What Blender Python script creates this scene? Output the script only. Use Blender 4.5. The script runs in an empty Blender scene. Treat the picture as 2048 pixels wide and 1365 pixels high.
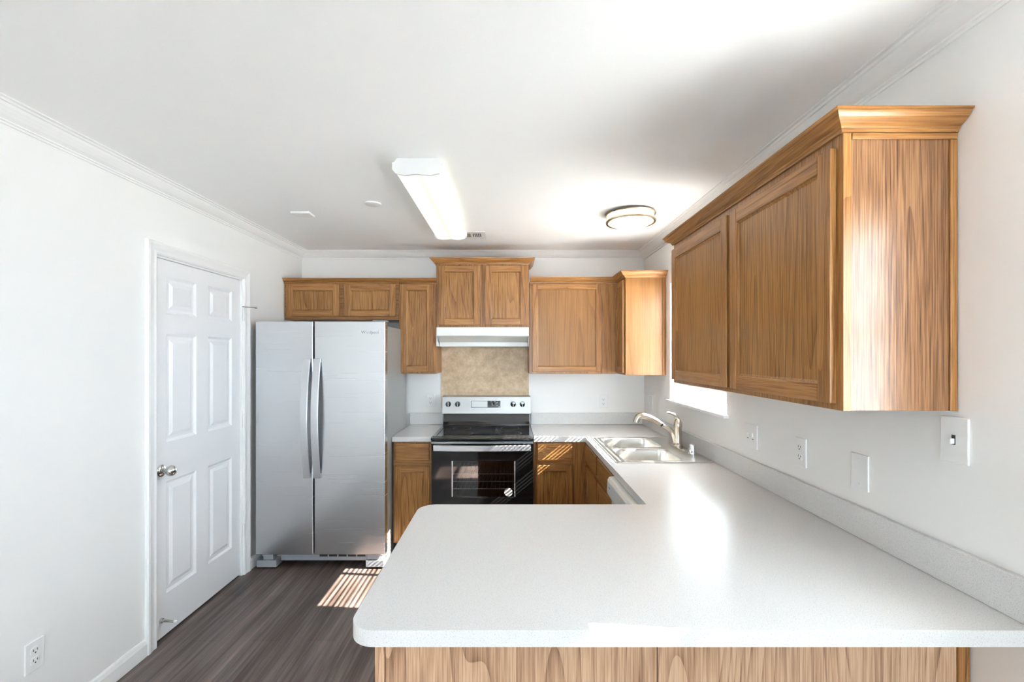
import bpy, bmesh, math, random
from mathutils import Vector, Matrix
random.seed(4)
C = bpy.context.scene.collection
sc = bpy.context.scene
PI = math.pi
# ------------------------------------------------------------------ camera
H = 1.535
cam_d = bpy.data.cameras.new('camera'); cam = bpy.data.objects.new('camera', cam_d); C.objects.link(cam)
cam.location = (0, 0, H); cam.rotation_euler = (PI/2, 0, 0)
cam_d.sensor_width = 36.0; cam_d.lens = 910/2048*36; cam_d.shift_x = 4/2048; cam_d.shift_y = 27.5/2048
cam_d.clip_start = 0.02; cam_d.clip_end = 200
sc.camera = cam
# ------------------------------------------------------------------ world, sun, exposure
w = bpy.data.worlds.new('daylight'); sc.world = w; w.use_nodes = True
bg = w.node_tree.nodes['Background']; bg.inputs[0].default_value = (0.72, 0.87, 1.0, 1); bg.inputs[1].default_value = 8.6
SUN_DIR = Vector((-2.4, 0.22, -2.4*0.81))
sd = bpy.data.lights.new('sun', 'SUN'); so = bpy.data.objects.new('sun', sd); C.objects.link(so)
sd.energy = 50.0; sd.angle = math.radians(0.3); sd.color = (1, 0.95, 0.88)
so.rotation_euler = SUN_DIR.to_track_quat('-Z', 'Y').to_euler(); so.location = (6, -1, 6)
def portal(name, loc, rot, sx, sy):
    l = bpy.data.lights.new(name, 'AREA'); l.shape = 'RECTANGLE'; l.size = sx; l.size_y = sy
    l.cycles.is_portal = True
    o = bpy.data.objects.new(name, l); C.objects.link(o); o.location = loc; o.rotation_euler = rot
LW, RW, BW, RB, CZ = -1.86, 1.20, 4.07, -4.6, 2.455      # left / right / back / rear wall, ceiling
WT = 0.14
W1 = (2.52, 3.41, 1.20, 2.07)       # window over the sink: y0 y1 z0 z1
W2 = (0.32, 0.985, 1.24, 2.02)     # dining side window, right wall
W3 = (-.35, 1.12, 0.03, 2.15)      # assumed patio door, rear wall, unseen; placed and sized for the light: x0 x1 z0 z1
portal('daylight_portal_sink', (RW+WT+.02, (W1[0]+W1[1])/2, (W1[2]+W1[3])/2), (0, PI/2, 0), W1[3]-W1[2], W1[1]-W1[0])
portal('daylight_portal_side', (RW+WT+.02, (W2[0]+W2[1])/2, (W2[2]+W2[3])/2), (0, PI/2, 0), W2[3]-W2[2], W2[1]-W2[0])
portal('daylight_portal_rear', ((W3[0]+W3[1])/2, RB-WT-.02, (W3[2]+W3[3])/2), (PI/2, 0, 0), W3[1]-W3[0], W3[3]-W3[2])
sc.view_settings.view_transform = 'Standard'; sc.view_settings.look = 'None'
sc.view_settings.exposure = 1.43; sc.view_settings.gamma = 1.0; sc.view_settings.use_curve_mapping = False
sc.cycles.max_bounces = 14; sc.cycles.diffuse_bounces = 12; sc.cycles.transparent_max_bounces = 24
sc.cycles.sample_clamp_indirect = 8; sc.cycles.caustics_reflective = False

# ------------------------------------------------------------------ materials
def nt(name):
    m = bpy.data.materials.new(name); m.use_nodes = True
    t = m.node_tree; return m, t, t.nodes['Principled BSDF']
def lk(t, a, b): t.links.new(a, b)
def plain(name, col, rough=.5, metal=0, bump=0, bscale=200, spec=None, coat=0):
    m, t, p = nt(name)
    p.inputs['Base Color'].default_value = (*col, 1); p.inputs['Roughness'].default_value = rough
    p.inputs['Metallic'].default_value = metal
    if spec is not None: p.inputs['Specular IOR Level'].default_value = spec
    if coat: p.inputs['Coat Weight'].default_value = coat; p.inputs['Coat Roughness'].default_value = .08
    tc = t.nodes.new('ShaderNodeTexCoord'); n = t.nodes.new('ShaderNodeTexNoise')
    n.inputs['Scale'].default_value = bscale; n.inputs['Detail'].default_value = 3
    lk(t, tc.outputs['Object'], n.inputs['Vector'])
    if bump:
        b = t.nodes.new('ShaderNodeBump'); b.inputs['Strength'].default_value = bump; b.inputs['Distance'].default_value = .002
        lk(t, n.outputs['Fac'], b.inputs['Height']); lk(t, b.outputs['Normal'], p.inputs['Normal'])
    else:
        mr = t.nodes.new('ShaderNodeMapRange'); mr.inputs['To Min'].default_value = max(0, rough-.02); mr.inputs['To Max'].default_value = rough+.02
        lk(t, n.outputs['Fac'], mr.inputs['Value']); lk(t, mr.outputs['Result'], p.inputs['Roughness'])
    return m
def math_(t, op, a, b=None, c=None):
    n = t.nodes.new('ShaderNodeMath'); n.operation = op
    for i, v in enumerate((a, b, c)):
        if v is None: continue
        if isinstance(v, (int, float)): n.inputs[i].default_value = v
        else: lk(t, v, n.inputs[i])
    return n.outputs[0]
def ramp(t, fac, stops):
    r = t.nodes.new('ShaderNodeValToRGB'); e = r.color_ramp.elements
    while len(e) < len(stops): e.new(.5)
    for i, (p, c) in enumerate(stops): e[i].position = p; e[i].color = (*c, 1)
    lk(t, fac, r.inputs['Fac']); return r.outputs['Color']
def wood(name, axis, light=(.38, .187, .062), mid=(.265, .118, .034), dark=(.10, .036, .009), rings=16, fine=.9, rough=.33, ringw=.34, gloss=.35, wide=5.0, sw=.7):
    m, t, p = nt(name)
    tc = t.nodes.new('ShaderNodeTexCoord'); oi = t.nodes.new('ShaderNodeObjectInfo')
    off = t.nodes.new('ShaderNodeVectorMath'); off.operation = 'SCALE'; off.inputs[0].default_value = (7.3, 5.1, 9.7)
    lk(t, oi.outputs['Random'], off.inputs['Scale'])
    ad = t.nodes.new('ShaderNodeVectorMath'); ad.operation = 'ADD'
    lk(t, tc.outputs['Object'], ad.inputs[0]); lk(t, off.outputs[0], ad.inputs[1])
    def stretched(across, along):
        mp = t.nodes.new('ShaderNodeMapping'); s = [across]*3; s['xyz'.index(axis)] = along
        mp.inputs['Scale'].default_value = s; lk(t, ad.outputs[0], mp.inputs['Vector'])
        n = t.nodes.new('ShaderNodeTexNoise'); n.inputs['Scale'].default_value = 1; lk(t, mp.outputs[0], n.inputs['Vector'])
        return n
    n2 = stretched(wide, .22); n2.inputs['Detail'].default_value = 1.2; n2.inputs['Roughness'].default_value = .35
    rg = math_(t, 'FRACT', math_(t, 'MULTIPLY', n2.outputs['Fac'], rings*1.6))
    rg = math_(t, 'POWER', rg, 4.0)
    n3 = stretched(260, 7); n3.inputs['Detail'].default_value = 2
    n4 = stretched(70, 2.2); n4.inputs['Detail'].default_value = 3
    n5 = stretched(3, .8)
    pores = math_(t, 'MULTIPLY', math_(t, 'SUBTRACT', n3.outputs['Fac'], .5), 1.6*fine)
    streak = math_(t, 'MULTIPLY', math_(t, 'SUBTRACT', n4.outputs['Fac'], .5), sw)
    tone = math_(t, 'MULTIPLY', math_(t, 'SUBTRACT', n5.outputs['Fac'], .5), .5)
    v = math_(t, 'ADD', math_(t, 'MULTIPLY', rg, ringw), pores)
    v = math_(t, 'ADD', v, streak); v = math_(t, 'ADD', v, tone); v = math_(t, 'ADD', v, .22)
    col = ramp(t, v, [(0.0, light), (.38, mid), (1.0, dark)])
    lk(t, col, p.inputs['Base Color'])
    p.inputs['Roughness'].default_value = rough
    p.inputs['Specular IOR Level'].default_value = .3; p.inputs['Coat Weight'].default_value = gloss*.4; p.inputs['Coat Roughness'].default_value = .22
    b = t.nodes.new('ShaderNodeBump'); b.inputs['Strength'].default_value = .15; b.inputs['Distance'].default_value = .001
    b.invert = True
    lk(t, v, b.inputs['Height']); lk(t, b.outputs['Normal'], p.inputs['Normal'])
    return m
OZ = wood('oak_vertical', 'z'); OX = wood('oak_along_wall', 'x'); OY = wood('oak_along_depth', 'y')
OPANEL = wood('oak_veneer', 'z', light=(.36, .180, .058), mid=(.26, .118, .032), dark=(.09, .036, .011), rings=16, fine=1.1, ringw=.42, sw=.35)
OEND = wood('oak_end_veneer', 'z', light=(.275, .145, .070), mid=(.195, .095, .042), dark=(.055, .022, .010), rings=24, fine=1.3, ringw=.42, rough=.30, gloss=.75, wide=5.5)
OHONEY = wood('oak_honey_end', 'z', light=(.265, .130, .044), mid=(.212, .096, .029), dark=(.105, .039, .010), rings=12, fine=.5, ringw=.3, rough=.34, gloss=.15)
OBACK = wood('oak_peninsula_lit', 'z', light=(.62, .42, .275), mid=(.48, .30, .185), dark=(.19, .095, .05), rings=26, fine=1.0, ringw=.5, wide=4.0)  # same oak, with the bright light on the peninsula put into its colour
WALL = plain('wall_paint', (.87, .867, .85), .55, bump=.06, bscale=260)
CEIL = plain('ceiling_paint', (.95, .95, .945), .8, bump=.12, bscale=160)
TRIM = plain('trim_paint', (.88, .88, .87), .35)
DOORP = plain('door_paint', (.87, .875, .885), .35)
PLAST = plain('white_plastic', (.86, .86, .85), .3)
DWP = plain('dishwasher_enamel', (.76, .76, .71), .3)
DWB = plain('dishwasher_control_face', (.66, .70, .71), .3)
ENAMEL = plain('hood_enamel', (.84, .84, .81), .28)
HOODIN = plain('hood_underside', (.45, .45, .43), .5)
DARK = plain('dark_gap', (.02, .02, .02), .6)
SLOT = plain('slot_dark', (.05, .05, .05), .6)
GREYP = plain('grey_plastic', (.30, .31, .33), .45)
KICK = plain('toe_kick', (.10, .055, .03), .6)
CHROME = plain('chrome', (.8, .8, .82), .12, 1)
NICKEL = plain('brushed_nickel', (.62, .56, .48), .24, 1)
LNICK = plain('light_nickel_ring', (.72, .62, .45), .25, 1)
SATIN = plain('satin_knob_metal', (.62, .61, .58), .2, 1)
BLACKG = plain('black_enamel', (.012, .012, .014), .1, 0, coat=.6)
BLACKT = plain('black_ceramic_glass', (.01, .01, .011), .06, 0, coat=.5)
STICK = plain('grey_white_sticker', (.42, .41, .41), .5)
def steel(name, col=(.60, .605, .615), rough=.27, sx=1.5, sz=220):
    m, t, p = nt(name)
    tc = t.nodes.new('ShaderNodeTexCoord'); mp = t.nodes.new('ShaderNodeMapping'); mp.inputs['Scale'].default_value = (sx, sx, sz)
    n = t.nodes.new('ShaderNodeTexNoise'); n.inputs['Scale'].default_value = 1; n.inputs['Detail'].default_value = 2
    lk(t, tc.outputs['Object'], mp.inputs[0]); lk(t, mp.outputs[0], n.inputs['Vector'])
    p.inputs['Base Color'].default_value = (*col, 1); p.inputs['Metallic'].default_value = 1
    mr = t.nodes.new('ShaderNodeMapRange'); mr.inputs['To Min'].default_value = rough-.01; mr.inputs['To Max'].default_value = rough+.01
    lk(t, n.outputs['Fac'], mr.inputs['Value']); lk(t, mr.outputs['Result'], p.inputs['Roughness'])
    n2 = t.nodes.new('ShaderNodeTexNoise'); n2.inputs['Scale'].default_value = 1.0; n2.inputs['Detail'].default_value = 1
    mp2 = t.nodes.new('ShaderNodeMapping'); mp2.inputs['Scale'].default_value = (2.2, 2.2, 4.5); lk(t, tc.outputs['Object'], mp2.inputs[0]); lk(t, mp2.outputs[0], n2.inputs['Vector'])
    b = t.nodes.new('ShaderNodeBump'); b.inputs['Strength'].default_value = .10; b.inputs['Distance'].default_value = .01
    lk(t, n2.outputs['Fac'], b.inputs['Height']); lk(t, b.outputs['Normal'], p.inputs['Normal'])
    return m
STEEL = steel('brushed_steel'); SINKST = steel('sink_steel', (.66, .65, .62), .30, 120, 2)
PANELST = plain('range_panel_steel', (.41, .405, .395), .38, .85)
HANDLE = plain('handle_steel', (.66, .67, .69), .3, .9)
FRSIDE = plain('fridge_side_grey', (.34, .34, .325), .35, .3)
def counter_mat():
    m, t, p = nt('speckled_laminate')
    tc = t.nodes.new('ShaderNodeTexCoord')
    n = t.nodes.new('ShaderNodeTexNoise'); n.inputs['Scale'].default_value = 420; n.inputs['Detail'].default_value = 2
    lk(t, tc.outputs['Object'], n.inputs['Vector'])
    col = ramp(t, n.outputs['Fac'], [(.30, (.48, .47, .45)), (.42, (.665, .66, .652)), (.62, (.69, .687, .682)), (.72, (.73, .73, .73))])
    lk(t, col, p.inputs['Base Color']); p.inputs['Roughness'].default_value = .27; p.inputs['Specular IOR Level'].default_value = .32
    return m
COUNTER = counter_mat()
def stone_mat():
    m, t, p = nt('beige_stone_tile')
    tc = t.nodes.new('ShaderNodeTexCoord')
    n = t.nodes.new('ShaderNodeTexNoise'); n.inputs['Scale'].default_value = 11; n.inputs['Detail'].default_value = 12; n.inputs['Roughness'].default_value = .82
    lk(t, tc.outputs['Object'], n.inputs['Vector'])
    col = ramp(t, n.outputs['Fac'], [(.3, (.36, .25, .14)), (.48, (.56, .415, .265)), (.66, (.74, .60, .44))])
    lk(t, col, p.inputs['Base Color']); p.inputs['Roughness'].default_value = .5
    return m
STONE = stone_mat()
def floor_mat():
    m, t, p = nt('vinyl_planks')
    tc = t.nodes.new('ShaderNodeTexCoord')
    mp = t.nodes.new('ShaderNodeMapping'); mp.inputs['Rotation'].default_value = (0, 0, PI/2); lk(t, tc.outputs['Object'], mp.inputs[0])
    br = t.nodes.new('ShaderNodeTexBrick'); br.inputs['Scale'].default_value = 1
    br.inputs['Brick Width'].default_value = 1.22; br.inputs['Row Height'].default_value = .155; br.inputs['Mortar Size'].default_value = .0012
    br.inputs['Color1'].default_value = (.35, .35, .35, 1); br.inputs['Color2'].default_value = (.65, .65, .65, 1); br.inputs['Mortar'].default_value = (.2, .2, .2, 1)
    br.offset = .37
    lk(t, mp.outputs[0], br.inputs['Vector'])
    mp2 = t.nodes.new('ShaderNodeMapping'); mp2.inputs['Scale'].default_value = (48, 1.6, 1); lk(t, tc.outputs['Object'], mp2.inputs[0])
    n = t.nodes.new('ShaderNodeTexNoise'); n.inputs['Scale'].default_value = 1; n.inputs['Detail'].default_value = 5; n.inputs['Roughness'].default_value = .62
    lk(t, mp2.outputs[0], n.inputs['Vector'])
    mp3 = t.nodes.new('ShaderNodeMapping'); mp3.inputs['Scale'].default_value = (9, .9, 1); lk(t, tc.outputs['Object'], mp3.inputs[0])
    n3 = t.nodes.new('ShaderNodeTexNoise'); n3.inputs['Scale'].default_value = 1; n3.inputs['Detail'].default_value = 2; lk(t, mp3.outputs[0], n3.inputs['Vector'])
    v = math_(t, 'ADD', math_(t, 'MULTIPLY', n.outputs['Fac'], .95), math_(t, 'MULTIPLY', n3.outputs['Fac'], .8))
    bw = t.nodes.new('ShaderNodeRGBToBW'); lk(t, br.outputs['Color'], bw.inputs[0])
    v = math_(t, 'ADD', v, math_(t, 'MULTIPLY', bw.outputs[0], .35)); v = math_(t, 'SUBTRACT', v, .57)
    col = ramp(t, v, [(.20, (.028, .018, .014)), (.42, (.088, .060, .048)), (.55, (.135, .105, .094)), (.68, (.19, .145, .125)), (.9, (.36, .31, .28))])
    lk(t, col, p.inputs['Base Color']); p.inputs['Roughness'].default_value = .38
    b = t.nodes.new('ShaderNodeBump'); b.inputs['Strength'].default_value = .15; b.inputs['Distance'].default_value = .001
    lk(t, v, b.inputs['Height']); lk(t, b.outputs['Normal'], p.inputs['Normal'])
    return m
FLOOR = floor_mat()
def glass_mat(name, tint=(1, 1, 1), gl=.08):
    m = bpy.data.materials.new(name); m.use_nodes = True; t = m.node_tree; t.nodes.clear()
    o = t.nodes.new('ShaderNodeOutputMaterial'); mx = t.nodes.new('ShaderNodeMixShader')
    tr = t.nodes.new('ShaderNodeBsdfTransparent'); tr.inputs[0].default_value = (*tint, 1)
    g = t.nodes.new('ShaderNodeBsdfGlossy'); g.inputs['Roughness'].default_value = .03
    f = t.nodes.new('ShaderNodeLayerWeight'); f.inputs['Blend'].default_value = .5
    lk(t, math_(t, 'MULTIPLY_ADD', math_(t, 'POWER', f.outputs['Facing'], 4.0), .5, gl), mx.inputs[0]); lk(t, tr.outputs[0], mx.inputs[1]); lk(t, g.outputs[0], mx.inputs[2]); lk(t, mx.outputs[0], o.inputs[0])
    return m
GLASS = glass_mat('window_glass', gl=.03); OVENG = glass_mat('smoked_oven_glass', (.62, .62, .63), .12)
def emit(name, col, s, lobes=None):
    m, t, p = nt(name); p.inputs['Base Color'].default_value = (.30, .30, .27, 1); p.inputs['Roughness'].default_value = .4; p.inputs['Specular IOR Level'].default_value = .2
    p.inputs['Emission Color'].default_value = (*col, 1); p.inputs['Emission Strength'].default_value = s
    if lobes:
        tc = t.nodes.new('ShaderNodeTexCoord'); sp = t.nodes.new('ShaderNodeSeparateXYZ'); lk(t, tc.outputs['Object'], sp.inputs[0])
        a = math_(t, 'ABSOLUTE', math_(t, 'SUBTRACT', sp.outputs[0], lobes[0]))
        a = math_(t, 'ABSOLUTE', math_(t, 'SUBTRACT', a, lobes[1]))
        mr = t.nodes.new('ShaderNodeMapRange'); mr.interpolation_type = 'SMOOTHSTEP'
        mr.inputs['From Min'].default_value = .01; mr.inputs['From Max'].default_value = .06; mr.inputs['To Min'].default_value = s*1.15; mr.inputs['To Max'].default_value = s*.72
        lk(t, a, mr.inputs['Value']); lk(t, mr.outputs['Result'], p.inputs['Emission Strength'])
    return m

# ------------------------------------------------------------------ mesh helpers
def box(bm, x0, x1, y0, y1, z0, z1, mi=0, f=None):
    vs = [(x, y, z) for x in (x0, x1) for y in (y0, y1) for z in (z0, z1)]
    if f: vs = [f(*v) for v in vs]
    v = [bm.verts.new(q) for q in vs]
    for a in ((0,1,3,2), (4,6,7,5), (0,4,5,1), (2,3,7,6), (0,2,6,4), (1,5,7,3)):
        bm.faces.new([v[i] for i in a]).material_index = mi
def prism(bm, pts, a0, a1, f, mi=0):
    """extrude a closed profile pts (p,q) from a0 to a1; f(a,p,q)->world"""
    A = [bm.verts.new(f(a0, *p)) for p in pts]; B = [bm.verts.new(f(a1, *p)) for p in pts]; n = len(pts)
    for i in range(n): bm.faces.new((A[i], A[(i+1) % n], B[(i+1) % n], B[i])).material_index = mi
    bm.faces.new(A).material_index = mi; bm.faces.new(B[::-1]).material_index = mi
def sweep(bm, pts, prof, side, f, mi=0):
    """mitred sweep of profile (w offset in plane, h out of plane) along open polyline pts (u,v)"""
    P = [Vector(p) for p in pts]; rows = []
    for i, p in enumerate(P):
        ns = []
        for a, b in ((i-1, i), (i, i+1)):
            if a >= 0 and b < len(P):
                d = (P[b]-P[a]).normalized(); ns.append(Vector((-d.y, d.x))*side)
        m = sum(ns, Vector((0, 0))).normalized(); m = m/max(.2, m.dot(ns[0]))
        rows.append([bm.verts.new(f(p.x+m.x*w_, p.y+m.y*w_, h_)) for w_, h_ in prof])
    n = len(prof)
    for j, (a, b) in enumerate(zip(rows, rows[1:])):
        dd = P[j+1]-P[j]; mm = mi if mi is not None else int(abs(dd.y) > abs(dd.x))
        for i in range(n): bm.faces.new((a[i], a[(i+1) % n], b[(i+1) % n], b[i])).material_index = mm
    bm.faces.new(rows[0]).material_index = mi or 0; bm.faces.new(rows[-1][::-1]).material_index = mi or 0
def lathe(bm, prof, f, n=28, mi=0, cap=True):
    """prof (r,h); f(x,y,h)->world"""
    rows = [[bm.verts.new(f(r*math.cos(2*PI*k/n), r*math.sin(2*PI*k/n), h)) for k in range(n)] for r, h in prof]
    for a, b in zip(rows, rows[1:]):
        for k in range(n): bm.faces.new((a[k], a[(k+1) % n], b[(k+1) % n], b[k])).material_index = mi
    if cap:
        bm.faces.new(rows[0]).material_index = mi; bm.faces.new(rows[-1][::-1]).material_index = mi
def tube(bm, path, rad, n=16, mi=0, squash=1.0):
    P = [Vector(p) for p in path]; R = rad if isinstance(rad, (list, tuple)) else [rad]*len(P)
    rows = []; up = None
    for i, p in enumerate(P):
        d = (P[min(i+1, len(P)-1)]-P[max(i-1, 0)]).normalized()
        if up is None: up = Vector((0, 1, 0)) if abs(d.y) < .9 else Vector((1, 0, 0))
        s = d.cross(up).normalized(); up = s.cross(d).normalized()
        rows.append([bm.verts.new(p+R[i]*(up*math.cos(2*PI*k/n)+s*squash*math.sin(2*PI*k/n))) for k in range(n)])
    for a, b in zip(rows, rows[1:]):
        for k in range(n): bm.faces.new((a[k], a[(k+1) % n], b[(k+1) % n], b[k])).material_index = mi
    bm.faces.new(rows[0]).material_index = mi; bm.faces.new(rows[-1][::-1]).material_index = mi
def spline(pts, n=8):
    P = [Vector(p) for p in pts]; P = [P[0]*2-P[1]]+P+[P[-1]*2-P[-2]]; out = []
    for i in range(1, len(P)-2):
        a, b, c, d = P[i-1:i+3]
        for k in range(n):
            s = k/n; out.append(.5*((2*b)+(c-a)*s+(2*a-5*b+4*c-d)*s*s+(3*b-a-3*c+d)*s**3))
    return out+[P[-2]]
def rr(x0, x1, y0, y1, r, n=6):
    o = []
    for cx, cy, a in ((x1-r, y1-r, 0), (x0+r, y1-r, PI/2), (x0+r, y0+r, PI), (x1-r, y0+r, 1.5*PI)):
        for k in range(n+1): o.append((cx+r*math.cos(a+k/n*PI/2), cy+r*math.sin(a+k/n*PI/2)))
    return o
def plate(bm, outer, holes, a, b, f, mi=0):
    """polygon with holes, extruded from a to b; f(u,v,h)"""
    es = []; loops = []
    for lp in [outer]+holes:
        vs = [bm.verts.new(f(u, v, a)) for u, v in lp]; loops.append(vs)
        for i in range(len(vs)): es.append(bm.edges.new((vs[i], vs[(i+1) % len(vs)])))
    r = bmesh.ops.triangle_fill(bm, use_beauty=True, use_dissolve=False, edges=es)
    fs = [g for g in r['geom'] if isinstance(g, bmesh.types.BMFace)]
    for x in fs: x.material_index = mi
    if b is not None:
        mp = {}
        for lp, src in zip(loops, [outer]+holes):
            for v, (u, vv) in zip(lp, src): mp[v] = bm.verts.new(f(u, vv, b))
        for x in fs: bm.faces.new([mp[v] for v in x.verts]).material_index = mi
        for lp in loops:
            for i in range(len(lp)):
                p, q = lp[i], lp[(i+1) % len(lp)]; bm.faces.new((p, q, mp[q], mp[p])).material_index = mi
    return loops
I3 = lambda x, y, z: (x, y, z)
def obj(name, bm, mats, parent=None, bevel=0, smooth=False, seg=2, **props):
    bmesh.ops.recalc_face_normals(bm, faces=bm.faces)
    me = bpy.data.meshes.new(name); bm.to_mesh(me); bm.free()
    for m in (mats if isinstance(mats, (list, tuple)) else [mats]): me.materials.append(m)
    o = bpy.data.objects.new(name, me); C.objects.link(o)
    if smooth:
        me.shade_smooth()
        try: me.set_sharp_from_angle(angle=math.radians(38))
        except Exception: pass
    if bevel:
        md = o.modifiers.new('bevel', 'BEVEL'); md.width = bevel; md.segments = seg; md.limit_method = 'ANGLE'; md.angle_limit = math.radians(40)
        md.harden_normals = False
    if parent: put(o, parent)
    for k, v in props.items(): o[k] = v
    return o
def wloc(p):
    v = Vector(p.location)
    while p.parent: p = p.parent
    return v
def put(o, parent):
    o.parent = parent
    if parent.type == 'EMPTY': o.matrix_parent_inverse = Matrix.Translation(-Vector(parent.location))
def thing(name, label, cat, loc, group=None):
    e = bpy.data.objects.new(name, None); C.objects.link(e); e.location = loc; e.empty_display_size = .1
    e['label'] = label; e['category'] = cat
    if group: e['group'] = group
    return e
def tag(o, label, cat, group=None):
    o['label'] = label; o['category'] = cat
    if group: o['group'] = group
    return o
def struct(name, bm, mats, **k):
    o = obj(name, bm, mats, **k); o['kind'] = 'structure'; return o
NB = bmesh.new
def B(*boxes):
    bm = NB()
    for b in boxes: box(bm, *b)
    return bm
def text_mesh(name, body, size, f, mat, parent, ext=.0006):
    cu = bpy.data.curves.new(name, 'FONT'); cu.body = body; cu.size = size; cu.align_x = 'CENTER'; cu.align_y = 'CENTER'; cu.extrude = ext
    o = bpy.data.objects.new(name+'_src', cu); C.objects.link(o)
    dg = bpy.context.evaluated_depsgraph_get(); me = bpy.data.meshes.new_from_object(o.evaluated_get(dg))
    bpy.data.objects.remove(o); bpy.data.curves.remove(cu)
    for v in me.vertices: v.co = f(*v.co)
    me.name = name; me.materials.clear(); me.materials.append(mat)
    t = bpy.data.objects.new(name, me); C.objects.link(t); put(t, parent); return t

# ------------------------------------------------------------------ room shell
struct('floor', B((LW-.6, RW+WT, RB-WT, BW+.12, -.1, 0)), FLOOR)
struct('ceiling', B((LW-.6, RW+WT, RB-WT, BW+.12, CZ, CZ+.12)), CEIL)
struct('wall_back', B((LW-.12, RW+WT, BW, BW+.12, 0, CZ)), WALL)
def wall_holes(name, outer, holes, a, b, f):
    bm = NB(); plate(bm, outer, holes, a, b, f); return struct(name, bm, WALL)
def rect(u0, u1, v0, v1): return [(u0, v0), (u1, v0), (u1, v1), (u0, v1)]
wall_holes('wall_right', rect(RB-WT, BW, 0, CZ), [rect(*W1), rect(*W2)], RW, RW+WT, lambda u, v, h: (h, u, v))
wall_holes('wall_rear', rect(LW, RW, 0, CZ), [rect(*W3)], RB-WT, RB, lambda u, v, h: (u, h, v))
D0, D1, DT = 2.385, 3.170, 2.062
# left wall with the doorway notch
wall_holes('wall_left', [(RB-WT, 0), (D0, 0), (D0, DT), (D1, DT), (D1, 0), (BW, 0), (BW, CZ), (RB-WT, CZ)], [], LW, LW-.12, lambda u, v, h: (h, u, v))
struct('wall_leak_block', B((LW-.45, LW-.40, D0-.1, D1+.1, 0, CZ), (LW-.40, LW-.12, D0-.1, D0-.05, 0, CZ), (LW-.40, LW-.12, D1+.05, D1+.1, 0, CZ)), WALL)  # unseen box added behind the door to keep daylight from leaking in
# crown moulding of the room
cp = [(0, -.072), (.006, -.072), (.008, -.064), (.013, -.062), (.013, -.056), (.018, -.053), (.028, -.047), (.040, -.036), (.050, -.024), (.055, -.014), (.062, -.013), (.066, -.006), (.078, -.005), (.078, 0), (0, 0)]
bm = NB(); sweep(bm, [(LW, RB), (LW, BW), (RW, BW), (RW, RB)], cp, -1, lambda u, v, h: (u, v, CZ+h))
struct('trim_1', bm, TRIM)
# baseboard left
bp = [(0, 0), (.014, 0), (.014, .062), (.010, .070), (.008, .080), (.004, .088), (0, .088)]
def baseb(name, y0, y1):
    bm = NB(); prism(bm, bp, y0, y1, lambda a, p, q: (LW+p, a, q)); struct(name, bm, TRIM)
baseb('baseboard_left', RB, D0-.07); 
bm = NB(); prism(bm, bp, D1+.07, BW-.02, lambda a, p, q: (LW+p, a, q)); struct('baseboard_back', bm, TRIM)

# ------------------------------------------------------------------ white six panel door
door = bpy.data.objects.new('door_1', None); C.objects.link(door); door.location = (LW, (D0+D1)/2, 0); door['kind'] = 'structure'
door['label'] = 'white six-panel interior door closed in the left wall'
DX = LW-.012
cols = [(2.478, 2.716), (2.822, 3.062)]; rws = [(1.76, 1.962), (1.058, 1.648), (.235, .845)]
bm = NB(); hs = [rect(c[0], c[1], r[0], r[1]) for c in cols for r in rws]
plate(bm, rect(D0+.012, D1-.012, .014, DT-.012), hs, DX, DX-.035, lambda u, v, h: (h, u, v))
slab = obj('door_slab', bm, DOORP, door)
for c in cols:
    for r in rws:
        bm = NB()
        q = [(0, DX), (.014, DX-.009), (.030, DX-.009), (.050, DX-.002)]
        rows = []
        for ins, x in q:
            rows.append([bm.verts.new((x, u, v)) for u, v in rect(c[0]+ins, c[1]-ins, r[0]+ins, r[1]-ins)])
        for a, b in zip(rows, rows[1:]):
            for k in range(4): bm.faces.new((a[k], a[(k+1) % 4], b[(k+1) % 4], b[k]))
        bm.faces.new(rows[-1])
        bk = [bm.verts.new((DX-.03, u, v)) for u, v in rect(c[0], c[1], r[0], r[1])]
        for k in range(4): bm.faces.new((rows[0][k], rows[0][(k+1) % 4], bk[(k+1) % 4], bk[k]))
        bm.faces.new(bk)
        obj('door_panel', bm, DOORP, slab)
# casing and jamb
cas = [(0, 0), (0, .010), (.008, .013), (.020, .011), (.034, .013), (.052, .018), (.064, .018), (.068, .012), (.068, 0)]
bm = NB(); sweep(bm, [(D0, 0), (D0, DT), (D1, DT), (D1, 0)], cas, 1, lambda u, v, h: (LW+h, u, v))
obj('door_casing', bm, TRIM, door)
bm = NB(); sweep(bm, [(D0, 0), (D0, DT), (D1, DT), (D1, 0)], [(-.010, -.001), (-.010, -.118), (0.0, -.118), (0.0, -.001)], 1, lambda u, v, h: (LW+h, u, v))
obj('door_jamb', bm, TRIM, door)
for z in (1.815, 1.075, .315):
    bm = NB(); lathe(bm, [(.006, -.045), (.0065, -.043), (.0065, .043), (.006, .045)], lambda a, b, h, z=z: (LW+.008+a, D1-.006+b, z+h), 12)
    obj('hinge', bm, PLAST, door, smooth=True)
bm = NB()
KY, KZ = 2.442, .912
lathe(bm, [(.033, 0), (.033, .004), (.028, .009), (.013, .012), (.011, .030), (.016, .036), (.025, .042), (.029, .052), (.027, .064), (.018, .073), (.006, .077)], lambda a, b, h: (DX+h, KY+a, KZ+b), 32)
obj('door_knob', bm, SATIN, slab, smooth=True, label='satin nickel door knob')
bm = NB(); tube(bm, [(DX, 2.44, .108), (DX+.010, 2.44, .108)], [.014, .012], 14)
tube(bm, [(DX+.008, 2.44, .108), (DX+.075, 2.44, .104)], [.009, .005], 14)
tube(bm, [(DX+.072, 2.44, .104), (DX+.088, 2.44, .103)], [.008, .0075], 14, mi=1)
obj('door_stop', bm, [SATIN, PLAST], slab, smooth=True, label='small metal door stop with white rubber tip')
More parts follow.
